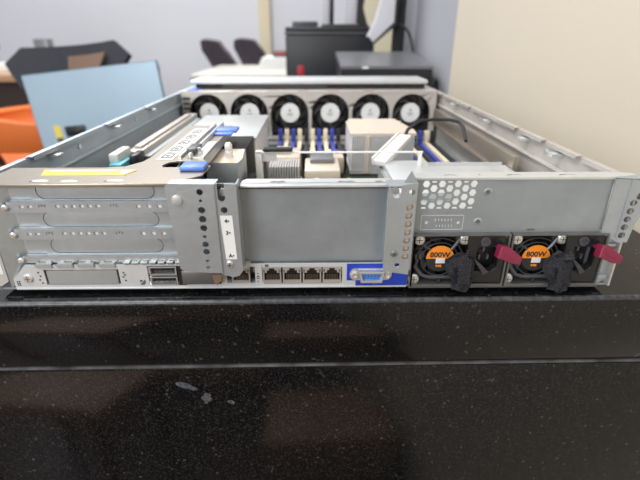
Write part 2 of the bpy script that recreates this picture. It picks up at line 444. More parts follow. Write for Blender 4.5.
# USB pair
for z in (19.3, 11.2):
    b = MB()
    b.plate(rect(-111.6, -92.2, z-3.4, z+3.4), [rect(-110.6, -93.2, z-2.5, z+2.5)], -.9, 3)
    b.box(-110.6, -93.2, 1, 6, z-2.5, z+2.5, mi=1); b.box(-109.6, -94.2, -1.6, 3, z+.1, z+1.5, mi=1)
    for k in range(4): b.box(-108.6+k*3.6, -106.6+k*3.6, -1.4, 1, z-.6, z+.1, mi=2)
    b.build('usb_port', ['zinc', 'black', 'psuz'], iop)
b = MB(); b.box(-113, -91, 4, 6, 7.6, 23.4); b.box(-91.5, -86, -2, 3, 7.6, 23.2); b.build('usb_housing', 'black', iop)
# RJ45 sockets
def rj(x, name='network_port'):
    b = MB(); z0 = 8.2; w = 6.6
    key = [(x-5.6, z0+2.6), (x+5.6, z0+2.6), (x+5.6, z0+8.6), (x+3.6, z0+8.6), (x+3.6, z0+10.6), (x+2, z0+10.6), (x+2, z0+12.2), (x-2, z0+12.2), (x-2, z0+10.6), (x-3.6, z0+10.6), (x-3.6, z0+8.6), (x-5.6, z0+8.6)]
    b.plate(rect(x-w, x+w, z0, z0+13), [key], -.9, 1.0)
    b.box(x-w, x+w, 2, 12, z0, z0+13, mi=1)
    for sx in (-1, 1):
        b.box(x+sx*6.6, x+sx*5.6, -.4, 2, z0+2, z0+13, mi=1)
        b.box(x+sx*5.6-.9, x+sx*5.6+.6, -1.7, -1.2, z0+9.2, z0+11.4, mi=3)
    b.box(x-w, x+w, -.4, 2, z0+12.2, z0+13, mi=1)
    for k in range(8): b.box(x-4.2+k*1.15, x-3.75+k*1.15, .2, 2, z0+2.4, z0+6.4, mi=2)
    return b.build(name, ['zinc', 'black', 'bronze', 'silver'], iop)
rj(-46.8)
for k in range(4): rj(-24.4+k*14.4)
b = MB(); b.plate([(29.5, 24), (73, 24), (73, 6.2), (36, 6.2), (36, 10.5), (29.5, 10.5)], [], -1.85, .3)
b.text('1  1', 1.8, 50, 7.7, -2.1, mi=1)
b.build('blue_label', ['vga', 'paper'], iop, label='blue label behind the display socket')
b = MB()
b.plate(rrect(31.5, 61.8, 11.2, 20.6, 4.4), [], -2.6, 1.0)
D = lambda g: [(38.8+g, 18.9-g), (54.8-g, 18.9-g), (53.4-g, 12.2+g), (40.2+g, 12.2+g)]
b.plate(D(-.9), [D(.4)], -5, 4.2, bev=.2); b.plate(D(.3), [], -4.2, 2, mi=1)
for r in range(3):
    for k in range(5): b.cyl((42.1+k*2.3+(r % 2)*.6, -5.3, 17.3-r*1.8), (42.1+k*2.3+(r % 2)*.6, -5, 17.3-r*1.8), .42, n=8, mi=2)
for x in (35, 58.2): b.lathe([(2.6, 0), (2.6, -2.6), (1.5, -2.6), (1.5, -1.2)], (x, -2.8, 15.6), 'y', 6, mi=0)
b.build('display_port', ['zinc', 'vgab', 'black'], iop)
# dark bits under the riser brackets
b = MB(); b.box(-88, -60, -6, -1.7, 10, 21, b=1); b.build('riser_connector', 'psuz', S)
b = MB(); b.plate([(-66, 19), (-59, 19), (-60, 13.5), (-61.5, 13), (-62.5, 10), (-65, 12.5)], [], -6.8, 1); b.build('grounding_clip', 'bronze2', S)

# ---- bracket over slots (left)
zz = [81.6, 75.8, 69.4, 63.1, 56.8, 50.6, 44.9, 39.5, 32.6, 27.6]; rr = [2.1, 1.0, 2.3, 2.4, 2.3, 1.2, 2.1, 2.2, 1.1, 1.3]
b = MB()
b.plate([(-88, 85.5), (-85.5, 87.2), (-57.2, 86.8), (-57.2, 22.9), (-83, 24.4), (-85.6, 27)], [circ(-66.4, z, r) for z, r in zip(zz, rr)], -12, 1)
b.box(-88, -87, -12, -2, 60, 85)
b.box(-88, -57.5, -12, 4, 84.2, 85.2)
br1 = b.build('riser_bracket', 'steel', S, label='left riser bracket with a column of round holes')
U = [(-55.6, 87.2), (-55.6, 77), (-55.0, 75.4), (-53.2, 74.4), (-51.4, 75.4), (-50.8, 77), (-50.8, 87.2)]
b = MB()
b.plate([(-57.2, 87), (-55.6, 87)] + U[1:6] + [(-50.8, 86.6), (-43.2, 86.2), (-43.2, 24), (-46, 20), (-50, 19), (-57.2, 21)], [circ(-52.2, 68.8, 2.2)], -10.6, 1)
b.box(-44, -43.2, -10.6, 2, 24, 86)
b.box(-57.6, -56.8, -12, -10, 22, 86)
b.build('bracket_flange', 'steel', br1)
b = MB(); b.lathe([(3.4, 0), (3.2, -1.2), (1.6, -1.5)], (-81.2, -12.4, 76.5), 'y', 20); b.build('pressed_dimple', 'steel_lt', br1)
b = MB(); b.plate([(-55.3, 65), (-47.3, 65), (-46.4, 33.2), (-53.9, 33.2)], [], -11.3, .3)
b.text('4\u2022', 3.8, -51, 61.2, -11.6, mi=1, bold=.08); b.text('3\u2022', 3.8, -50.8, 52.8, -11.6, mi=1, bold=.08); b.text('A\u2022', 3.8, -50, 35.8, -11.6, mi=1, bold=.08)
b.build('number_label', ['paper', 'black'], br1, label='white strip label marked 4, 3 and A')
screw((-51.8, -11.2, 29.4), 2.6, br1)
b = MB(); b.lathe([(2.6, 0), (2.6, -1)], (-53.2, -4, 79), 'y', 16); b.build('guide_pin', 'steel_lt', br1)

# ---- bracket right of the panel
b = MB()
U = [(56.6, 86), (56.6, 79.5), (57.3, 77.2), (59.2, 76.2), (61.2, 77.2), (62, 79.5), (62, 86)]
b.plate([(53.2, 80), (55, 85.2)] + U[1:6] + [(62, 85.6), (72.4, 86.8), (72, 60), (71.2, 20.8), (53.4, 23.6)],
        [rrect(66, 70.4, 70.6-k*5.95-2.2, 70.6-k*5.95+2.2, 1.6, 3) for k in range(7)] + [circ(63, 28.4, 1.7), circ(69, 80.6, 2.1)], -12, 1)
b.box(71.6, 72.4, -12, 0, 24, 86.6)
b.plate([(64, 86.2), (68.3, 94.2), (72.4, 86.4)], [], -9, .8)
b.box(54, 72, -11.5, 2, 84, 84.8)
br2 = b.build('riser_bracket', 'steel', S, label='right riser bracket with a column of copper contacts')
b = MB()
for k in range(7): b.lathe([(2.6, 0), (2.6, -.4), (1.5, -.9)], (68.2, -10.2, 70.6-k*5.95), 'y', 12)
b.build('copper_contact', 'copper', br2)
screw((60.2, -12.4, 37.2), 2.4, br2, m='silver')
b = MB(); b.lathe([(2.6, 0), (2.6, -1)], (59.2, -6, 80), 'y', 16); b.build('guide_pin', 'steel_lt', br2)

# ---- power bay upper panel
holes = []
for c in range(7):
    for r in range(4):
        x = 81.0+c*5.3-r*.22; z = 82.2-r*6.15-(0 if c % 2 == 0 else 3.1)
        if c % 2 and r == 0: pass
        hx = [(x+2.5*math.cos(PI/3*k), z+2.75*math.sin(PI/3*k)) for k in range(6)]
        h = clip(hx, 64.6, 84.6)
        if len(h) > 2: holes.append(h)
    if c % 2:
        x = 81.0+c*5.3; hx = [(x+2.5*math.cos(PI/3*k), 85.25+2.75*math.sin(PI/3*k)) for k in range(6)]
        h = clip(hx, 64.6, 84.3)
        if len(h) > 2: holes.append(h)
holes += [circ(83.6, 54.6, 1.3), circ(105.6, 54.4, 1.3)]
for k in range(6): holes.append(rect(89+k*2.2, 90.3+k*2.2, 55.3, 57.6)); holes.append(rect(90.2+k*2.1, 91.4+k*2.1, 50.9, 53.0))
b = MB()
b.plate([(74.5, 86.5), (206, 86.5), (206, 47), (74.5, 47)], holes, .5, 1)
b.text('D|T|1P', 1.9, 157, 48.9, -.15, mi=1)
b.text('- - -', 1.9, 97, 61.8, -.15, mi=1)
pan = b.build('power_bay_panel', ['steel_pl', 'dark'], S)
b = MB(); b.box(80, 108.5, 1.05, 1.6, 49.5, 59.8); b.build('connector_cover_backing', 'white', pan)  # white plate added so the slots look bright
b = MB(); b.plate(rrect(79.5, 109, 49.2, 60.2, .8), [rect(80, 108.5, 49.7, 59.7)], -.1, .5); b.build('connector_cover_frame', 'steel_lt', pan)
for p in ((122.6, 1.4, 76.6), (119, 1.4, 55.2)):
    b = MB(); b.lathe([(2.9, 0), (2.9, -1.5), (1.9, -1.9), (1.9, .2)], p, 'y', 20); b.lathe([(1.3, 0), (1.3, -2.0)], (p[0], p[1], p[2]), 'y', 12, mi=1)
    b.build('threaded_insert', ['steel', 'psuz'], pan)
b = MB()
nt3 = lambda x, w: [(x-w, 3), (x-w*.6, 5.4), (x, 6.2), (x+w*.6, 5.4), (x+w, 3), (x+w*.7, 3), (x, 4.6), (x-w*.7, 3)]
b.plate([(73, -.6), (206, -.6), (222, 3), (222, 8), (206, 11), (73, 11)], [nt3(97, 5), nt3(140, 6), nt3(176, 7), circ(117, 5, 1)], 86.6, 1, 'xy')
b.box(73, 206, -1, 0, 85.2, 87, b=.3)
b.build('power_bay_lip', 'steel_lt', S)
b = MB(); b.box(74, 204, 18, 165, 48.5, 50); b.box(73, 74.5, 3, 165, 6, 50); b.box(74, 200, 163, 165, 50, 53)
b.build('power_bay_housing', 'steel_lt', S)
b = MB(); b.box(76, 120, 60, 162, 50, 56, b=1); b.build('bay_cover_plate', 'iopanel', S)

# ---- power supplies
def psu(x0, strap_shift, full_tab=True):
    W = 67.4; x1 = x0+W
    b = MB()
    b.plate(rect(x0, x1, 4.8, 46), [rect(x0+1.2, x1-1.2, 6.4, 44.8)], 4, 24)
    b.box(x0, x1, 14, 160, 4.8, 46, mi=1)
    b.box(x0+8, x1-12, -9, -6.6, 5.6, 6.9, b=.4)
    b.box(x0+20, x0+22, -7, 3, 8, 10, mi=1)
    p = b.build('power_supply', ['psuz', 'matte'], S, label='800W power supply beside the right riser bracket' if x0 < 100 else '800W power supply at the right corner')
    cx, cz = x0+20.6, 24.8
    # fan: ring, seven blades, hub
    b = MB()
    b.lathe([(18.6, 6), (18.6, -2), (17.2, -2), (17.2, 5.5)], (cx, 2, cz), 'y', 36)
    for k in range(9):
        a = 2*PI*k/9
        P = []
        for q in range(4):
            r = 8+q*3; aa = a+q*.16
            P.append([(cx+r*math.cos(aa-.22), 2.5, cz+r*math.sin(aa-.22)), (cx+r*math.cos(aa+.22), -.5, cz+r*math.sin(aa+.22))])
        b.grid(P, .5)
    b.lathe([(10, 4), (10, -3.6), (9.2, -4.2)], (cx, 0, cz), 'y', 32)
    b.build('fan', 'black', p)
    # finger guard
    b = MB()
    for R in (16.4, 13):
        b.tube([(cx+R*math.cos(2*PI*k/28), -3.6, cz+R*math.sin(2*PI*k/28)) for k in range(29)], .45, 6)
    b.tube([(cx-15, -4, 39), (cx-11, -4.4, 35), (cx-7.5, -4.6, 33)], .9, 6)
    b.tube([(cx+21, -4, 43), (cx+13, -4.4, 42), (cx+9, -4.6, 35), (cx+7, -4.6, 32.5)], 1.1, 6, mi=1)
    b.tube([(cx-18, -4, 20), (cx-12, -4, 12.5), (cx-7, -4, 10.6), (cx+14, -4, 10.6)], 1.5, 8, mi=2)
    b.tube([(cx+17, -4, 16), (cx+24, -4, 15.5), (cx+33, -4, 12), (cx+34, -4, 10.4), (cx+14, -4, 10.4)], 1.2, 8, mi=2)
    b.tube([(cx-18, -4, 29), (cx-16, -4, 24), (cx-17.5, -4, 18)], 1.2, 6, mi=2)
    b.build('finger_guard', ['dark', 'psuz', 'pgrey'], p)
    # badge
    b = MB()
    top = [(cx+10*math.cos(PI*k/24), cz+1.2+10*math.sin(PI*k/24)) for k in range(25)]
    bot = [(cx+10*math.cos(PI+PI*k/24), cz+1.2+10*math.sin(PI+PI*k/24)) for k in range(25)]
    b.plate(top, [], -4.8, .8, mi=0); b.plate(bot, [], -4.8, .8, mi=1)
    b.text('800W', 5.6, cx-.4, cz+4.2, -5.3, mi=1, italic=0, bold=.13, th=.2)
    b.plate(rect(cx-3, cx+3.6, cz-2.4, cz+1.6), [], -5.3, .2, mi=2)
    b.text('94%', 2.6, cx-.6, cz-4.6, -5.3, mi=0, bold=.1)
    b.build('rating_badge', ['orange', 'matte', 'paper'], p, label='round orange and black badge reading 800W')
    for sx, sz in ((x0+4.6, 40.6), (x0+36.6, 40.6), (x0+3.2, 9.2)):
        b = MB(); b.lathe([(4.6, 3), (4.6, -2), (4.2, -3)], (sx, -1, sz), 'y', 20, mi=0); b.box(sx-5, sx+5, -1.8, 2, sz-3.4, sz+3.4, b=1)
        b.build('screw_boss', 'psuz', p)
        screw((sx, -4, sz), 4.0, p)
    # inlet block
    b = MB()
    hx0, hx1 = x0+43, x1-3.4
    inlet = [(x0+45.0, 36.2), (x0+58.2, 36.2), (x0+61.4, 32.4), (x0+61.4, 20), (x0+58.2, 16.4), (x0+45.0, 16.4)]
    b.plate([(hx0-4, 44), (hx1, 44), (hx1+1, 38), (hx1+1, 8), (hx0, 8), (hx0-4, 14)], [inlet], -4, 6, bev=.4)
    b.box(x0+44, x0+62.5, 4, 5, 15.6, 37)
    for q, (px, pz) in enumerate(((x0+53.5, 30.6), (x0+51, 24), (x0+57.2, 24))): b.box(px-.7, px+.7, 1, 4, pz-2, pz+2, mi=1)
    b.lathe([(3.4, 0), (3.4, -1.2), (2.2, -1.2), (2.2, -.4)], (x0+50.2, -7.4, 40.4), 'y', 18, mi=2)
    b.lathe([(2.9, 0), (2.9, -.8), (2.2, -1)], (x0+60, -7.4, 40.4), 'y', 18, mi=0)
    b.build('power_inlet', ['black', 'psuz', 'pgrey'], p)
    # white end of latch + maroon tab
    b = MB(); b.box(x1-13, x1-2.5, -7, 2, 39, 45.0, b=.6); b.build('latch_bar', 'steel_lt', p)
    Mt = Matrix.Translation((x1-4.2, -17, 35.2)) @ Matrix.Diagonal((.9, 1, .74, 1)) @ Matrix.Rotation(math.radians(16), 4, 'Y') @ Matrix.Rotation(math.radians(-12), 4, 'X')
    b = MB()
    b.plate([(-8.5, 5.5), (-2.5, 6), (9, -.2), (9.4, -5.4), (4, -6.2), (-8, -4)], [], 0, 5, bev=.9, M=Mt)
    b.plate([(-4.5, 1.6), (3.4, -.8), (3.6, -3), (-4, -1.2)], [], -3.5, .5, M=Mt)
    b.box(-6, -1, 2, 14, 1, 4, M=Mt)
    b.build('release_tab', 'maroon', p, label='maroon release tab')
    # hook and loop cable strap hanging down in front
    b = MB(); s = x0+strap_shift
    L = [(2, 40, 0), (-1, 36, 3), (0, 30, 5.5), (3, 23, 7), (4.5, 16, 7.4), (5.5, 10, 7), (6, 4.2, 6)]
    P = [(-7, -9), (-8, -11)]
    rows = []
    for i, (dx, z, w) in enumerate([(-1, 33.5, 4), (-3.5, 30.5, 7.2), (-4, 25, 9.8), (-3, 19, 9.6), (-.5, 13.4, 7.6), (0, 8, 6.6), (0, 3.4, 6.4)]):
        row = []
        for j in range(9):
            t = j/8*2-1
            row.append((s+dx+t*w, -10.5-2.6*math.cos(t*1.5)-1.7*math.sin(i*1.9+j*1.4), z+1.4*math.sin(j*1.1+i)))
        rows.append(row)
    b.grid(rows, 1.8)
    b.grid([[(s-6+j*1.2, -13.6-.8*math.sin(j), 31.5-abs(j-5)*.7), (s-5+j*1.1, -15-.8*math.sin(j*.7), 22), (s-4+j*1.0, -14.2, 11)] for j in range(9)], 1.4)
    b.grid([[(s+7, -9, 28), (s+9, -10, 24)], [(s+14, -9, 22), (s+13, -10, 18.5)], [(s+19.5, -8, 16), (s+15, -9, 14.4)]], 1.2, mi=1)
    b.build('cable_strap', ['velcro', 'dark'], p, label='black hook and loop cable strap')
    p.location += Vector((-.0018, .004, .0012))
    return p
psu(77.0, 36.5)
psu(145.8, 37.5)
b = MB(); b.box(144.5, 145.6, -1, 20, 5, 46); b.box(75, 76.4, -4, 20, 5, 46); b.box(75, 212, 0, 150, 46.2, 47.2); b.box(75, 214, -2, 3, 3.6, 4.8)
b.box(126, 143, -2, 8, 43.6, 44.4); b.box(126, 143, -1, 8, 41.6, 42.2)
b.build('power_bay_divider', 'psuz', S)

# ---- interior: riser block, dark void box, heat sinks, sockets
b = MB(); b.box(-86.5, -59, 92, 143, 40, 72, b=.8); b.build('riser_block', 'steel', S)
b = MB(); b.plate([(-86.5, 92), (-59, 92), (-57, 108), (-60, 143), (-86.5, 143)], [], 72.4, .6, 'xy')
rb = b.build('riser_block_cover', 'beige', S)
b = MB(); b.lathe([(3.6, 0), (3.6, 5), (2.9, 5.6), (3.4, 8), (3.4, 11), (2, 13)], (-69.5, 112, 72.7), 'z', 18); b.build('locking_knob', 'white', rb, label='white plastic locking knob')
b = MB(); b.box(-98, -61, 150, 222, 12, 69, b=1); b.box(-57, -50, 60, 140, 12, 50)
b.build('dark_void', 'rubbershade', S)  # solid black box paints the dark hollow beside the riser
b = MB()
for x in range(-150, -62, 3): b.box(x, x+1.2, 236, 392, 22, 62)
b.box(-152, -60, 234, 394, 62, 64.5, b=.5, mi=1); b.box(-152, -84, 234, 236, 20, 64, mi=1); b.box(-150, -62, 240, 390, 12, 22)
b.build('heat_sink', ['finm', 'steel_lt'], S, label='pale heat sink half hidden behind the riser cage')
b = MB()
for k in range(30):
    x = 53+k*2.6
    if 17.5 < k*2.6 < 22.5: continue
    b.box(x, x+1.5, 262, 366, 16, 60)
b.plate([(51, 262), (132, 262), (134, 285), (122, 368), (57, 368), (51, 340)], [], 61.5, 3, 'xy', mi=1)
b.box(52, 131, 264, 366, 12, 17); b.box(70.5, 75.5, 261, 266, 14, 60, mi=1)
b.build('heat_sink', ['finm', 'beige'], S, label='beige topped heat sink with vertical fins')
b = MB()
for k in range(12): b.box(-44+k*2.9, -42.6+k*2.9, 204, 240, 14, 38)
b.box(-45, -8, 203, 241, 11, 16); b.build('chipset_heat_sink', 'finm', S)
b = MB(); b.box(-4, 36, 196, 252, 12, 36, b=2, mi=0); b.box(2, 30, 225, 262, 36, 41, b=1, mi=1)
b.build('storage_module', ['beige', 'silver'], S)
b = MB(); b.box(-50, -10, 240, 290, 11, 40, b=2); b.box(-40, -22, 252, 280, 40, 44, b=1); b.box(6, 44, 262, 292, 12, 34, b=2); b.build('capacitor_bank', 'beige', S)
b = MB()
b.box(-50, 112, 141, 143, 68.6, 70.2, b=.3)
b.box(-50, -44, 141, 150, 12, 70); b.box(108, 111, 141, 144, 53, 69); b.box(-50, -30, 145, 150, 60, 68)
b.build('cross_bar', 'white', S)
b = MB(); b.box(-42, -14, 138, 146, 70.8, 74, b=.8); b.build('clip_cover', 'matte', S)
b = MB(); b.box(-40, 70, 90, 120, 11, 30, b=2); b.box(-20, 4, 60, 90, 11, 34, b=1); b.box(20, 60, 70, 100, 11, 38, b=1); b.build('connector_block', 'beige', S)

cols = ['dblue', 'cream', 'dblue', 'cream', 'matte', 'cream', 'dblue', 'cream', 'dblue', 'matte']
def dimm(x, col, y0=290, y1=428):
    b = MB(); b.box(x-3, x+3, y0, y1, 10, 19, b=.5); b.box(x-2.8, x+2.8, y0+6, y1-6, 19, 20)
    s = b.build('memory_slot', col if col != 'cream' else 'cream', S)
    for y, d in ((y0, -1), (y1, 1)):
        b = MB(); b.plate([(y, 12), (y+d*6, 14), (y+d*8, 36), (y+d*1, 37), (y-d*1, 30), (y+d*1, 20)], [], x, 6, 'yz', bev=.4)
        b.build('latch', col, s)
for k, col in enumerate(cols): dimm(-46+k*10.2, col)
for k, col in enumerate(['dblue', 'cream', 'matte', 'dblue', 'cream', 'matte']): dimm(143+k*10, col, 225, 410)
for k, col in enumerate(['cream', 'dblue', 'matte', 'cream']): dimm(-198+k*10, col, 300, 428)

# left card assembly with cyan connector
b = MB(); b.box(-196, -180, 195, 452, 34, 58, b=1); b.box(-180, -172, 200, 440, 30, 52, mi=1); b.box(-192, -184, 210, 430, 58, 61, b=.5)
b.build('side_card_bracket', ['cage', 'steel'], S)
b = MB(); b.box(-197, -184, 150, 185, 36, 56, b=2, mi=0); b.box(-200, -190, 160, 196, 52, 64, b=2, mi=1); b.box(-184, -176, 170, 196, 40, 60, b=2, mi=2)
b.build('ribbon_connector', ['cyan', 'white', 'black'], S, label='cyan and white ribbon connector')

# black cable with white plug
b = MB()
b.tube([(106, 214, 64), (116, 240, 72), (132, 256, 78.5), (152, 262, 80), (170, 258, 80), (178, 248, 79), (178, 232, 76), (174, 205, 66)], 2.0, 10)
cb = b.build('cable', 'matte', S, label='black cable arching over the memory slots')
Mc = Matrix.Translation((84, 172, 63)) @ Matrix.Rotation(math.radians(-34), 4, 'Z') @ Matrix.Rotation(math.radians(14), 4, 'X')
b = MB(); b.box(-6, 8, -24, 40, -5, 1.5, b=1.2, M=Mc); b.box(-8, -6, -24, 40, -5, 3.4, b=.6, M=Mc)
b.build('plug', 'white', cb, label='white plug of the cable')

# ---- fan cage
Z = 51.5; xs = [-170.5+k*68.5 for k in range(6)]
b = MB()
b.plate(rect(-213, 213, 8, 86.5), [[(x+31.6*math.cos(PI*k/20), 52.5+30.5*math.sin(PI*k/20)) for k in range(21)]+[(x-31.6, 14), (x+31.6, 14)] for x in xs], 491, 2)
b.box(-213, 213, 490, 560, 85.5, 87, b=.4)
for x in [-211.5]+[-136.2+68.5*k for k in range(5)]+[211.5]: b.box(x-1, x+1, 492, 555, 8, 85.5)
for k in range(6): b.cyl((xs[k]+34, 489.6, 83), (xs[k]+34, 488.8, 83), 1.6, n=10)
cage = b.build('fan_cage', 'cage', S)
b = MB()
for k in range(7): b.box(-211, -199, 488.2, 490, 26+k*8, 30+k*8)
b.build('cage_louvre', 'dark', cage)
b = MB(); b.box(-205, -186, 496, 530, 87, 88.6, b=.7); b.build('touch_point', 'blue', cage, label='blue touch point')
b = MB()
for x in (-120, -60, -10, 40, 100): b.box(x-9, x+9, 497, 499, 87, 87.4)
b.build('cage_label', 'red', cage)
def fan(x, ry):
    b = MB()
    pts = lambda r: circ(0, 0, r, 36)
    b.plate(rrect(-33, 33, -33, 33, 6), [pts(31.2)], 0, 34)
    f = b.build('cooling_fan', 'black', S, loc=(x*.001, .512, Z*.001))
    b = MB()
    for k in range(7):
        a = 2*PI*k/7+ry; P = []
        for q in range(6):
            r = 15+q*2.6; aa = a+q*.14
            P.append([(r*math.cos(aa-.26), -6, r*math.sin(aa-.26)), (r*math.cos(aa), -12, r*math.sin(aa)), (r*math.cos(aa+.26), -14, r*math.sin(aa+.26))])
        b.grid(P, .8)
    b.lathe([(17, 8), (17, -14), (16.4, -15.4)], (0, 0, 0), 'y', 32)
    o = b.build('fan_rotor', 'dark', f, loc=(0, 0, 0))
    b = MB(); b.lathe([(16, -15.4), (16, -15.9)], (0, 0, 0), 'y', 32)
    b.plate([(-2.2, 3), (2.2, 3), (0, 6.6)], [], -16.1, .2, mi=1); b.box(-5, 5, -16.2, -16, -1.4, -.6, mi=1); b.box(-4, 4, -16.2, -16, -4, -3.3, mi=1)
    b.build('hub_label', ['paper', 'dark'], f, loc=(0, 0, 0), label='round white hub label')
for k, x in enumerate(xs): fan(x, k*.5)
# front drive section and its cover
b = MB(); b.box(-213, 213, 562, 700, 6, 85, b=.5); b.build('drive_cage', 'cage', S)
b = MB(); b.box(-196, 200, 528, 690, 87, 96); b.box(-150, 30, 524, 530, 89, 95, mi=1); b.build('cover_spacer', ['matte', 'dark'], S)
b = MB(); b.box(-203, 203, 520, 602, 96, 102, b=.8); b.build('front_cover', 'iopanel', S, label='pale front cover strip over the drive bays')

# ================================================================== THE SETTING
def struct(name, m, boxes, bev=0):
    b = MB(1)
    for q in boxes: b.box(*q, b=bev)
    return tag(b.build(name, m), kind='structure')
struct('floor', 'floor', [(-3.6, 1.6, -3.2, 4.7, -.06, 0)])
struct('wall_right', 'wall_r', [(.322, .46, -3.2, .80, 0, 2.7)])
struct('wall_right_far', 'wall_g', [(1.5, 1.6, 1.3, 4.6, 0, 2.7), (.324, .46, .80, 1.42, 0, 2.7), (.46, 1.6, 1.32, 1.42, 0, 2.7)])  # strip next to wall_right carries its cooler light as grey colour
struct('wall_back', 'wall_b', [(-3.6, 1.6, 4.5, 4.6, 0, 2.7)])
struct('wall_left', 'wall_b', [(-3.6, -3.5, -3.2, 4.5, 0, 2.7)])
struct('wall_front', 'darkwall', [(-3.6, .322, -3.2, -3.1, 0, 2.7)])
struct('trim_1', 'tan', [(-.50, -.40, 4.40, 4.5, 0, 2.7)])
struct('door_1', 'creamp', [(.42, 1.05, 4.44, 4.5, 0, 2.3)])

# black granite counter: slab and front panel
ct = empty('granite_counter', (0, 0, 0)); tag(ct, 'polished black speckled granite counter under the open server', 'counter')
b = MB(1); b.box(-.42, .32, -.0115, 1.92, TOP-.058, TOP, b=.0028); b.build('worktop_slab', 'granite', ct)
b = MB(1); b.tube([(-.418, -.0092, TOP-.0024), (.318, -.0092, TOP-.0024)], .0024, 12); b.build('edge_highlight', 'edgelight', ct)  # paler tube carries the rounded edge's highlight in its colour
b = MB(1); b.box(-.42, .32, -.0130, .012, 0, TOP-.0596, b=.001); b.box(-.40, .32, .012, 1.90, 0.0, TOP-.0596); b.build('front_panel', 'granite', ct)
b = MB(1); b.box(-.42, .318, -.0120, .0, TOP-.0597, TOP-.0580); b.build('seam_highlight', 'seamlight', ct)  # grey strip added to paint the bright line at the seam
b = MB(1)
for (x, z, w, h) in ((-.096, -.076, .007, .003), (-.090, -.079, .004, .002), (-.080, -.090, .0045, .003), (-.079, -.086, .003, .002), (-.061, -.094, .003, .002), (-.081, -.094, .0015, .0015)):
    b.lathe([(w, 0), (w*.7, -.0001)], (0, 0, 0), 'y', 14, M=Matrix.Translation((x, -.0130, TOP+z)) @ Matrix.Rotation(.35, 4, 'Y') @ Matrix.Diagonal((1, 1, h/w, 1)))
b.build('dust_smudge', 'smudge', ct)
ct.rotation_euler.z = math.radians(.35)
# scuff marks on the front panel
# ================================================================== THINGS BEYOND
def chair(name, loc, rz, back, frame, label, group=None, lean=12, w=.46, hback=.44, cat='chair', lumbar=False, seat_z=.46, arms=True, taper=.1, slant=0, sag=0):
    t = empty(name, loc, rz); tag(t, label, cat, group)
    b = MB(1); n = 9
    P = []
    for i in range(n):
        u = i/(n-1); row = []
        for j in range(n):
            v = j/(n-1)*2-1
            ww = w/2*(1-.06*(2*u-1)**2)*((1-taper+taper*u) if taper < .3 else 1-taper*min(1, (1-u)/.4))
            row.append((v*ww, -.23-math.tan(math.radians(lean))*u*hback-.05*(1-v*v)+.02*math.sin(u*PI), seat_z+.10+u*hback-.02*(v*v)*u - u*(slant*v + sag*(1-v*v)) - .05*u*max(0, abs(v)-.8)/.2))
        P.append(row)
    b.grid(P, .018); b.build('backrest', back, t)
    b = MB(1)
    b.tube([P[0][0]]+[P[i][0] for i in range(n)]+[P[-1][j] for j in range(n)]+[P[i][-1] for i in range(n-1, -1, -1)]+[P[0][j] for j in range(n-1, -1, -1)], .014, 8)
    b.build('back_frame', frame, t)
    if lumbar:
        b = MB(1); b.grid([[(P[i][j][0], P[i][j][1]+.022, P[i][j][2]+.01) for j in range(1, 5)] for i in (6, 7)], .006); b.build('lumbar_panel', 'brownt', t)
    b = MB(1); b.box(-w/2+.01, w/2-.01, -.22, .24, seat_z-.05, seat_z, b=.022); b.build('seat', back, t)
    b = MB(1); b.cyl((0, 0, .12), (0, 0, seat_z-.05), .028, .024); b.box(-.10, .10, -.12, .12, seat_z-.075, seat_z-.05)
    b.tube([(0, -.1, seat_z-.06), (0, -.27, seat_z-.02), (0, -.285, seat_z+.16)], .018, 8); b.build('gas_column', frame, t)
    for k in range(5):
        a = 2*PI*k/5+.3; b = MB(1)
        b.tube([(0, 0, .12), (.15*math.cos(a), .15*math.sin(a), .105), (.29*math.cos(a), .29*math.sin(a), .07)], [.028, .022, .016], 8)
        l = b.build('leg', frame, t)
        b = MB(1); b.cyl((.29*math.cos(a)-.02, .29*math.sin(a), .028), (.29*math.cos(a)+.02, .29*math.sin(a), .028), .028, n=14); b.build('caster', 'matte', l) if False else b.build('caster', 'matte', t)
    for sx in ((-1, 1) if arms else ()):
        b = MB(1); x = sx*(w/2+.02)
        b.tube([(sx*.12, .02, seat_z-.06), (x, .02, seat_z-.04), (x, -.02, seat_z+.18)], .014, 8)
        b.box(x-.03, x+.03, -.14, .12, seat_z+.18, seat_z+.21, b=.012); b.build('armrest', frame, t)
    return t
# chair with the lid standing on its seat, seen from the front (backrest on the far side)
ch = chair('office_chair', (-.83, 1.03, 0), math.radians(180-4), 'mesh', 'frameg', 'charcoal mesh office chair with a wide curved back, steel lid standing on its seat', lean=8, w=.46, hback=.375, lumbar=True, seat_z=.445, arms=False, taper=.46, slant=.016, sag=.03)
# server lid
lidE = empty('server_lid', (-.652, 1.16, TOP-.292)); tag(lidE, 'pale blue-grey steel server lid leaning against the charcoal office chair', 'server lid')
lidE.rotation_euler = (math.radians(-4), math.radians(-6.0), math.radians(-5))
b = MB(1)
b.box(-.222, .222, -.001, .001, 0, .375)
for x in (-.222, .2195): b.box(x, x+.0025, -.001, .011, 0, .375)
b.box(-.222, .222, -.001, .011, .373, .375)
b.build('lid_sheet', 'lid', lidE)
for o_ in [o for o in bpy.data.objects if o.parent == lidE]: pass
def onlid(b, name, m, label=None):
    return b.build(name, m, lidE, label=label)
b = MB(1); b.box(-.165, -.143, -.0018, -.001, .160, .215); b.box(-.164, -.144, -.0022, -.0018, .163, .176, mi=1); onlid(b, 'caution_label', ['yellow', 'dark'], 'narrow yellow label on the lid')
b = MB(1); b.box(-.125, -.058, -.010, -.001, .178, .210, b=.003); b.box(-.11, -.07, -.015, -.010, .184, .203, b=.002); onlid(b, 'lid_latch', 'black', 'black latch of the lid')

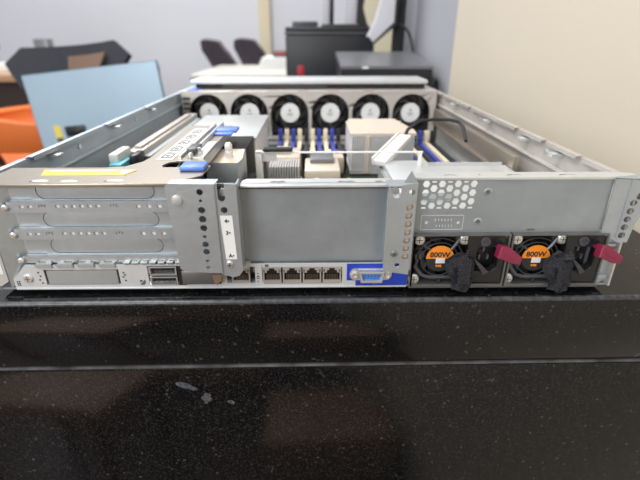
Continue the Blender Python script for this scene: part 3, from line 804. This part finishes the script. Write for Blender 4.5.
# brown desk far left with its monitor and small items
t = empty('brown_desk', (-1.75, 2.3, 0)); tag(t, 'brown wooden desk at the far left edge, behind the orange armchair', 'desk')
b = MB(1); b.box(-2.60, -.95, 2.0, 2.7, TOP-.035, TOP, b=.004); o = b.build('desk_top', 'tanwood'); o.parent = t; o.location -= t.location
for x in (-2.58, -1.0):
    b = MB(1); b.box(x, x+.03, 2.03, 2.67, 0, TOP-.035); o = b.build('side_panel', 'wood'); o.parent = t; o.location -= t.location
b = MB(1); b.box(-2.55, -1.0, 2.06, 2.08, .18, TOP-.035); o = b.build('modesty_panel', 'darkwood'); o.parent = t; o.location -= t.location
def thing_box(name, parts, loc, label, cat, group=None, rz=0):
    t = empty(name, loc, rz); tag(t, label, cat, group)
    for pn, m, bx in parts:
        b = MB(1)
        for q in bx: b.box(*q[:6], b=q[6] if len(q) > 6 else .003)
        b.build(pn, m, t)
    return t
thing_box('desk_monitor', [('screen', 'pblack', [(-.24, .24, -.015, .02, .10, .40)]), ('stand', 'dark', [(-.02, .02, 0, .03, .01, .14)]), ('foot', 'dark', [(-.1, .1, -.06, .08, 0, .012)])], (-1.99, 2.4, TOP), 'black flat monitor on the brown desk, cut by the left edge', 'monitor', rz=.2)
thing_box('paper_box', [('box_body', 'white', [(-.07, .07, -.06, .06, 0, .04)])], (-1.60, 2.25, TOP), 'low white box on the brown desk beside the black monitor', 'box')
thing_box('desk_speaker', [('speaker_body', 'silver', [(-.035, .035, -.03, .03, 0, .155)])], (-1.36, 2.2, TOP), 'small grey speaker rising behind the charcoal office chair', 'speaker')

# orange leather armchair
t = empty('armchair', (-1.18, 1.63, 0)); tag(t, 'orange leather armchair at the left edge in front of the brown desk', 'chair')
path = [(.31-.31*k/4, -.30, .625+.015*(k/4)+.02*(k/4)**3) for k in range(5)]
path += [(.30*math.cos(math.radians(-90-a)), .30*math.sin(math.radians(-90-a)), .635-.02*math.sin(math.radians(a/180*180))) for a in range(15, 180, 15)]
path += [(x, -y, z) for x, y, z in path[:5][::-1]]
b = MB(1)
b.grid([[(x*.93, y*.93, .525), (x*1.02, y*1.02, .54+(z-.54)*.45), (x*1.0, y*1.0, z)] for x, y, z in path], .055)
b.build('shell_back', 'leather', t)
b = MB(1); b.lathe([(.22, .38), (.29, .40), (.30, .44), (.26, .47), (.05, .48)], (0, 0, 0), 'z', 32); b.build('seat', 'leather', t)
for k in (0, 4, 8, 11, 15, 19):
    x, y, z = path[min(k, len(path)-1)]; b = MB(1); b.tube([(x*.7, y*.7, .41), (x*.93, y*.93, .56)], .014, 8); b.build('shell_support', 'matte', t)
for k in range(4):
    a = PI/4+k*PI/2; b = MB(1); b.tube([(.18*math.cos(a), .18*math.sin(a), .40), (.27*math.cos(a), .27*math.sin(a), 0)], [.02, .012], 10); b.build('leg', 'darkwood', t)

# white desk beyond the counter, papers, chairs
t = empty('white_desk', (-.08, 2.6, 0)); tag(t, 'cream-white desk standing beyond the granite counter', 'desk')
b = MB(1); b.box(-.58, .40, 1.96, 2.75, TOP-.03, TOP, b=.003); o = b.build('desk_top', 'desk'); o.parent = t; o.location -= t.location
for x in (-.57, .36):
    for y in (1.98, 2.69):
        b = MB(1); b.box(x, x+.04, y, y+.04, 0, TOP-.03); o = b.build('leg', 'white'); o.parent = t; o.location -= t.location
for k in range(5):
    b = MB(1); b.box(-.30+k*.006, -.08+k*.004, 2.35, 2.65, TOP+k*.012, TOP+(k+1)*.012-.001, b=.002)
    o = b.build('paper_folder', 'paper'); tag(o, ['lowest', 'second from the bottom', 'middle', 'second from the top', 'topmost'][k]+' folder of the white stack left of the black printer', 'folder', 'white folders stacked on the white desk')
thing_box('card_terminal', [('terminal_body', 'pgrey', [(-.06, .06, -.05, .05, 0, .03)]), ('red_strip', 'red', [(-.05, .05, -.054, -.05, .012, .022, .001)])], (-.155, 2.45, TOP+.060), 'dark terminal with a red strip lying on top of the white folders', 'card terminal')
thing_box('small_monitor', [('screen', 'pblack', [(-.035, .035, -.09, .09, .06, .20)]), ('stand', 'dark', [(-.015, .015, -.02, .02, .008, .07)]), ('foot', 'dark', [(-.05, .05, -.05, .05, 0, .01)])], (-.02, 2.45, TOP), 'small dark monitor standing left of the black printer', 'monitor')
chair('office_chair', (-.36, 3.2, 0), math.radians(-58), 'plum', 'matte', 'black framed office chair with slanted back, leftmost of the two beyond the white desk', lean=20, hback=.34, w=.50)
chair('office_chair', (-.24, 3.84, 0), math.radians(-55), 'plum', 'frameg', 'plum grey office chair, right of the black framed one beyond the white desk', lean=18, hback=.34, w=.50)

# black printer
P_ = empty('printer', (.062, 1.49, TOP)); tag(P_, 'large black box printer with a red badge behind the server', 'printer')
for nm, m, q in (('body', 'pblack', [(-.145, .145, -.19, .19, .0, .172, .006)]), ('top_band', 'pgrey', [(-.147, .147, -.192, .192, .172, .182, .002)]),
                 ('top_cover', 'pblack', [(-.145, .145, -.19, .19, .182, .196, .004)]), ('scanner_lid', 'pgrey', [(-.125, -.038, -.12, .14, .196, .214, .004)]),
                 ('badge', 'red', [(-.108, -.086, -.1925, -.19, .045, .080, .001)])):
    b = MB(1)
    for k in q: b.box(*k[:6], b=k[6])
    b.build(nm, m, P_)
# display on a pale two-legged stand on the printer, seen almost edge on
t = empty('stand_display', (.112, 1.45, TOP+.196)); tag(t, 'dark display with a pale two-legged stand on top of the black printer', 'monitor')
b = MB(1); b.box(-.075, .085, -.05, .07, 0, .010, b=.003); b.build('base', 'pblack', t)
b = MB(1); b.box(-.0725, -.047, -.02, .02, .008, .26, b=.004, M=Matrix.Rotation(math.radians(-1), 4, 'Y')); b.build('pale_leg', 'screenw', t)
b = MB(1); b.box(.008, .045, -.03, .03, .008, .26, b=.006, M=Matrix.Rotation(math.radians(4), 4, 'Y')); b.build('pale_leg', 'screenw', t)
b = MB(1); b.box(-.046, -.033, -.022, .022, .008, .26, b=.002); b.box(-.033, .008, -.01, .01, .09, .12, b=.004); b.build('inner_bracket', 'pblack', t)
b = MB(1); b.plate([(.044, .02), (.05, .26), (.10, .26), (.066, .06), (.082, .006), (.068, .006)], [], 0, .08); b.build('screen', 'pblack', t)
# flatbed device with pole and screen
F = empty('flatbed_scanner', (.185, 1.0, TOP)); tag(F, 'black flatbed scanner with sloping silver top beside the right wall', 'scanner')
b = MB(1); b.grid([[(-.105, -.13, .0), (.105, -.13, .0)], [(-.105, -.13, .0), (.105, -.13, .0)]]) if False else None
def prism_x(b, x0, x1, prof, mi=0):
    a = [b.bm.verts.new((x0, y, z)) for y, z in prof]; c = [b.bm.verts.new((x1, y, z)) for y, z in prof]
    b.bm.faces.new(a); b.bm.faces.new(c[::-1])
    for i in range(len(prof)): j = (i+1) % len(prof); b.bm.faces.new((a[i], c[i], c[j], a[j]))
    for v in a+c:
        for f in v.link_faces: f.material_index = mi
b = MB(1); prism_x(b, -.110, .112, [(-.13, 0), (-.135, .095), (.13, .112), (.13, 0)]); b.build('scanner_body', 'pblack', F)
b = MB(1); prism_x(b, -.112, .113, [(-.137, .097), (-.137, .104), (.13, .128), (.13, .114)]); b.build('scanner_lid', 'silver', F)
b = MB(1); b.box(-.06, -.045, -.1385, -.137, .098, .103); b.build('power_button', 'white', F)
# pole stand with big display
Q = empty('pole_display', (.273, 1.24, TOP)); tag(Q, 'tall black pole carrying a pale tilted display, rising behind the scanner', 'monitor')
b = MB(1); b.box(-.05, .045, -.05, .04, 0, .014, b=.004); b.build('base', 'pblack', Q)
b = MB(1); b.box(-.018, .018, -.014, .014, .01, .56, b=.004); b.build('pole', 'matte', Q)
pl = [(-.051, .44), (-.020, .44), (-.020, .268), (-.0235, .207), (-.084, .152), (-.098, .168), (-.077, .21), (-.060, .27)]
b = MB(1); b.plate(pl, [], -.03, .03, bev=.003); b.build('screen_back', 'screenw', Q)
b = MB(1); b.plate([(-.020, .44), (-.014, .44), (-.015, .2), (-.085, .143), (-.104, .165), (-.098, .168), (-.084, .152), (-.0235, .207)], [], -.03, .04); b.build('screen_bezel', 'pblack', Q)
b = MB(1); b.box(-.03, .0, -.03, .0, .25, .28, b=.005); b.build('arm', 'pblack', Q)
def cable(name, pts, r, label, m='matte', cat='cable'):
    b = MB(1)
    q = []
    for i in range(len(pts)-1):
        p0 = Vector(pts[max(i-1, 0)]); p1 = Vector(pts[i]); p2 = Vector(pts[i+1]); p3 = Vector(pts[min(i+2, len(pts)-1)])
        for k in range(6):
            t = k/6; q.append(.5*((2*p1)+(-p0+p2)*t+(2*p0-5*p1+4*p2-p3)*t*t+(-p0+3*p1-3*p2+p3)*t**3))
    q.append(Vector(pts[-1])); b.tube(q, r, 8)
    return tag(b.build(name, m), label, cat)
cable('power_cable', [(.262, 1.21, TOP+.20), (.280, 1.19, TOP+.195), (.300, 1.18, TOP+.165), (.310, 1.17, TOP+.11), (.312, 1.165, TOP+.003)], .004, 'thick black cable arching down between the tall pole and the wall')
cable('power_cable', [(.283, .86, TOP+.004), (.29, .85, TOP+.05), (.303, .85, TOP+.074), (.311, .86, TOP+.05), (.311, .84, TOP+.004)], .0035, 'short black cable looping up at the wall behind the server')

# unseen furniture added behind the camera for its brown reflections in the granite
t = empty('mirrored_cabinet', (-.75, -1.75, 0)); tag(t, 'unseen brown wooden cabinet behind the viewer, added for its reflection', 'cabinet')
for nm, m, q in (('body', 'wood', (-.6, .6, -.25, .25, 0, .9)), ('door', 'tanwood', (-.58, -.01, .25, .27, .08, .86)), ('door', 'tanwood', (.01, .58, .25, .27, .08, .86))):
    b = MB(1); b.box(*q, b=.004); b.build(nm, m, t)

t = empty('mirrored_stool', (-.62, -.62, 0)); tag(t, 'unseen low wooden stool, added for its reflection in the granite counter', 'stool')
b = MB(1); b.box(-.19, .19, -.19, .19, .38, .42, b=.01); b.build('seat', 'tanwood', t)
for x in (-.16, .16):
    for y in (-.16, .16):
        b = MB(1); b.cyl((x*1.15, y*1.15, 0), (x, y, .38), .018, .022); b.build('leg', 'wood', t)
b = MB(1); b.box(-.19, .17, -.2, .2, 0, .24, b=.004); b.box(-.02, .0, -.201, .201, -.0, .2405)
o = b.build('mirrored_box', 'tanwood'); o.location = (.08, -.78, 0); tag(o, 'unseen brown cardboard box, added for its reflection in the granite counter', 'box')

# ================================================================== LIGHT, WORLD, CAMERA
w = bpy.data.worlds.new('world'); bpy.context.scene.world = w; w.use_nodes = True
bg = w.node_tree.nodes['Background']; bg.inputs['Color'].default_value = (.93, .97, 1, 1); bg.inputs['Strength'].default_value = .95
def area(name, loc, rot, sx, sy, e, col):
    l = bpy.data.lights.new(name, 'AREA'); l.shape = 'RECTANGLE'; l.size = sx; l.size_y = sy; l.energy = e; l.color = col
    o = bpy.data.objects.new(name, l); C.objects.link(o); o.location = loc; o.rotation_euler = rot; return o
area('ceiling_light', (-.9, -.4, 2.6), (0, 0, 0), .6, 1.2, 22, (1, .96, .9))
area('fill_light', (-1.6, -2.6, 1.7), (math.radians(75), 0, math.radians(-28)), 1.6, 1.4, 45, (.92, .96, 1))  # unseen fill lamp added behind the camera to brighten the server's rear face
area('ceiling_light', (-.9, 2.2, 2.6), (0, 0, 0), .6, 1.2, 30, (1, .98, .95))

cam = bpy.data.cameras.new('camera'); co = bpy.data.objects.new('camera', cam); C.objects.link(co)
bpy.context.scene.camera = co
cam.sensor_width = 36; cam.lens = 36*443/640; cam.clip_start = .01
pitch = math.atan(205/443); yaw = math.atan(6/(443*math.cos(pitch)))
co.location = (.006, -.281, TOP+.172)
co.rotation_euler = (PI/2-pitch, 0, -yaw)
cam.dof.use_dof = True; cam.dof.focus_distance = .33; cam.dof.aperture_fstop = 6.5
sc = bpy.context.scene
sc.view_settings.view_transform = 'Standard'; sc.view_settings.look = 'None'; sc.view_settings.gamma = 1
sc.view_settings.use_curve_mapping = False; sc.view_settings.exposure = .42
for o in bpy.data.objects:
    if '_rel' in o: del o['_rel']
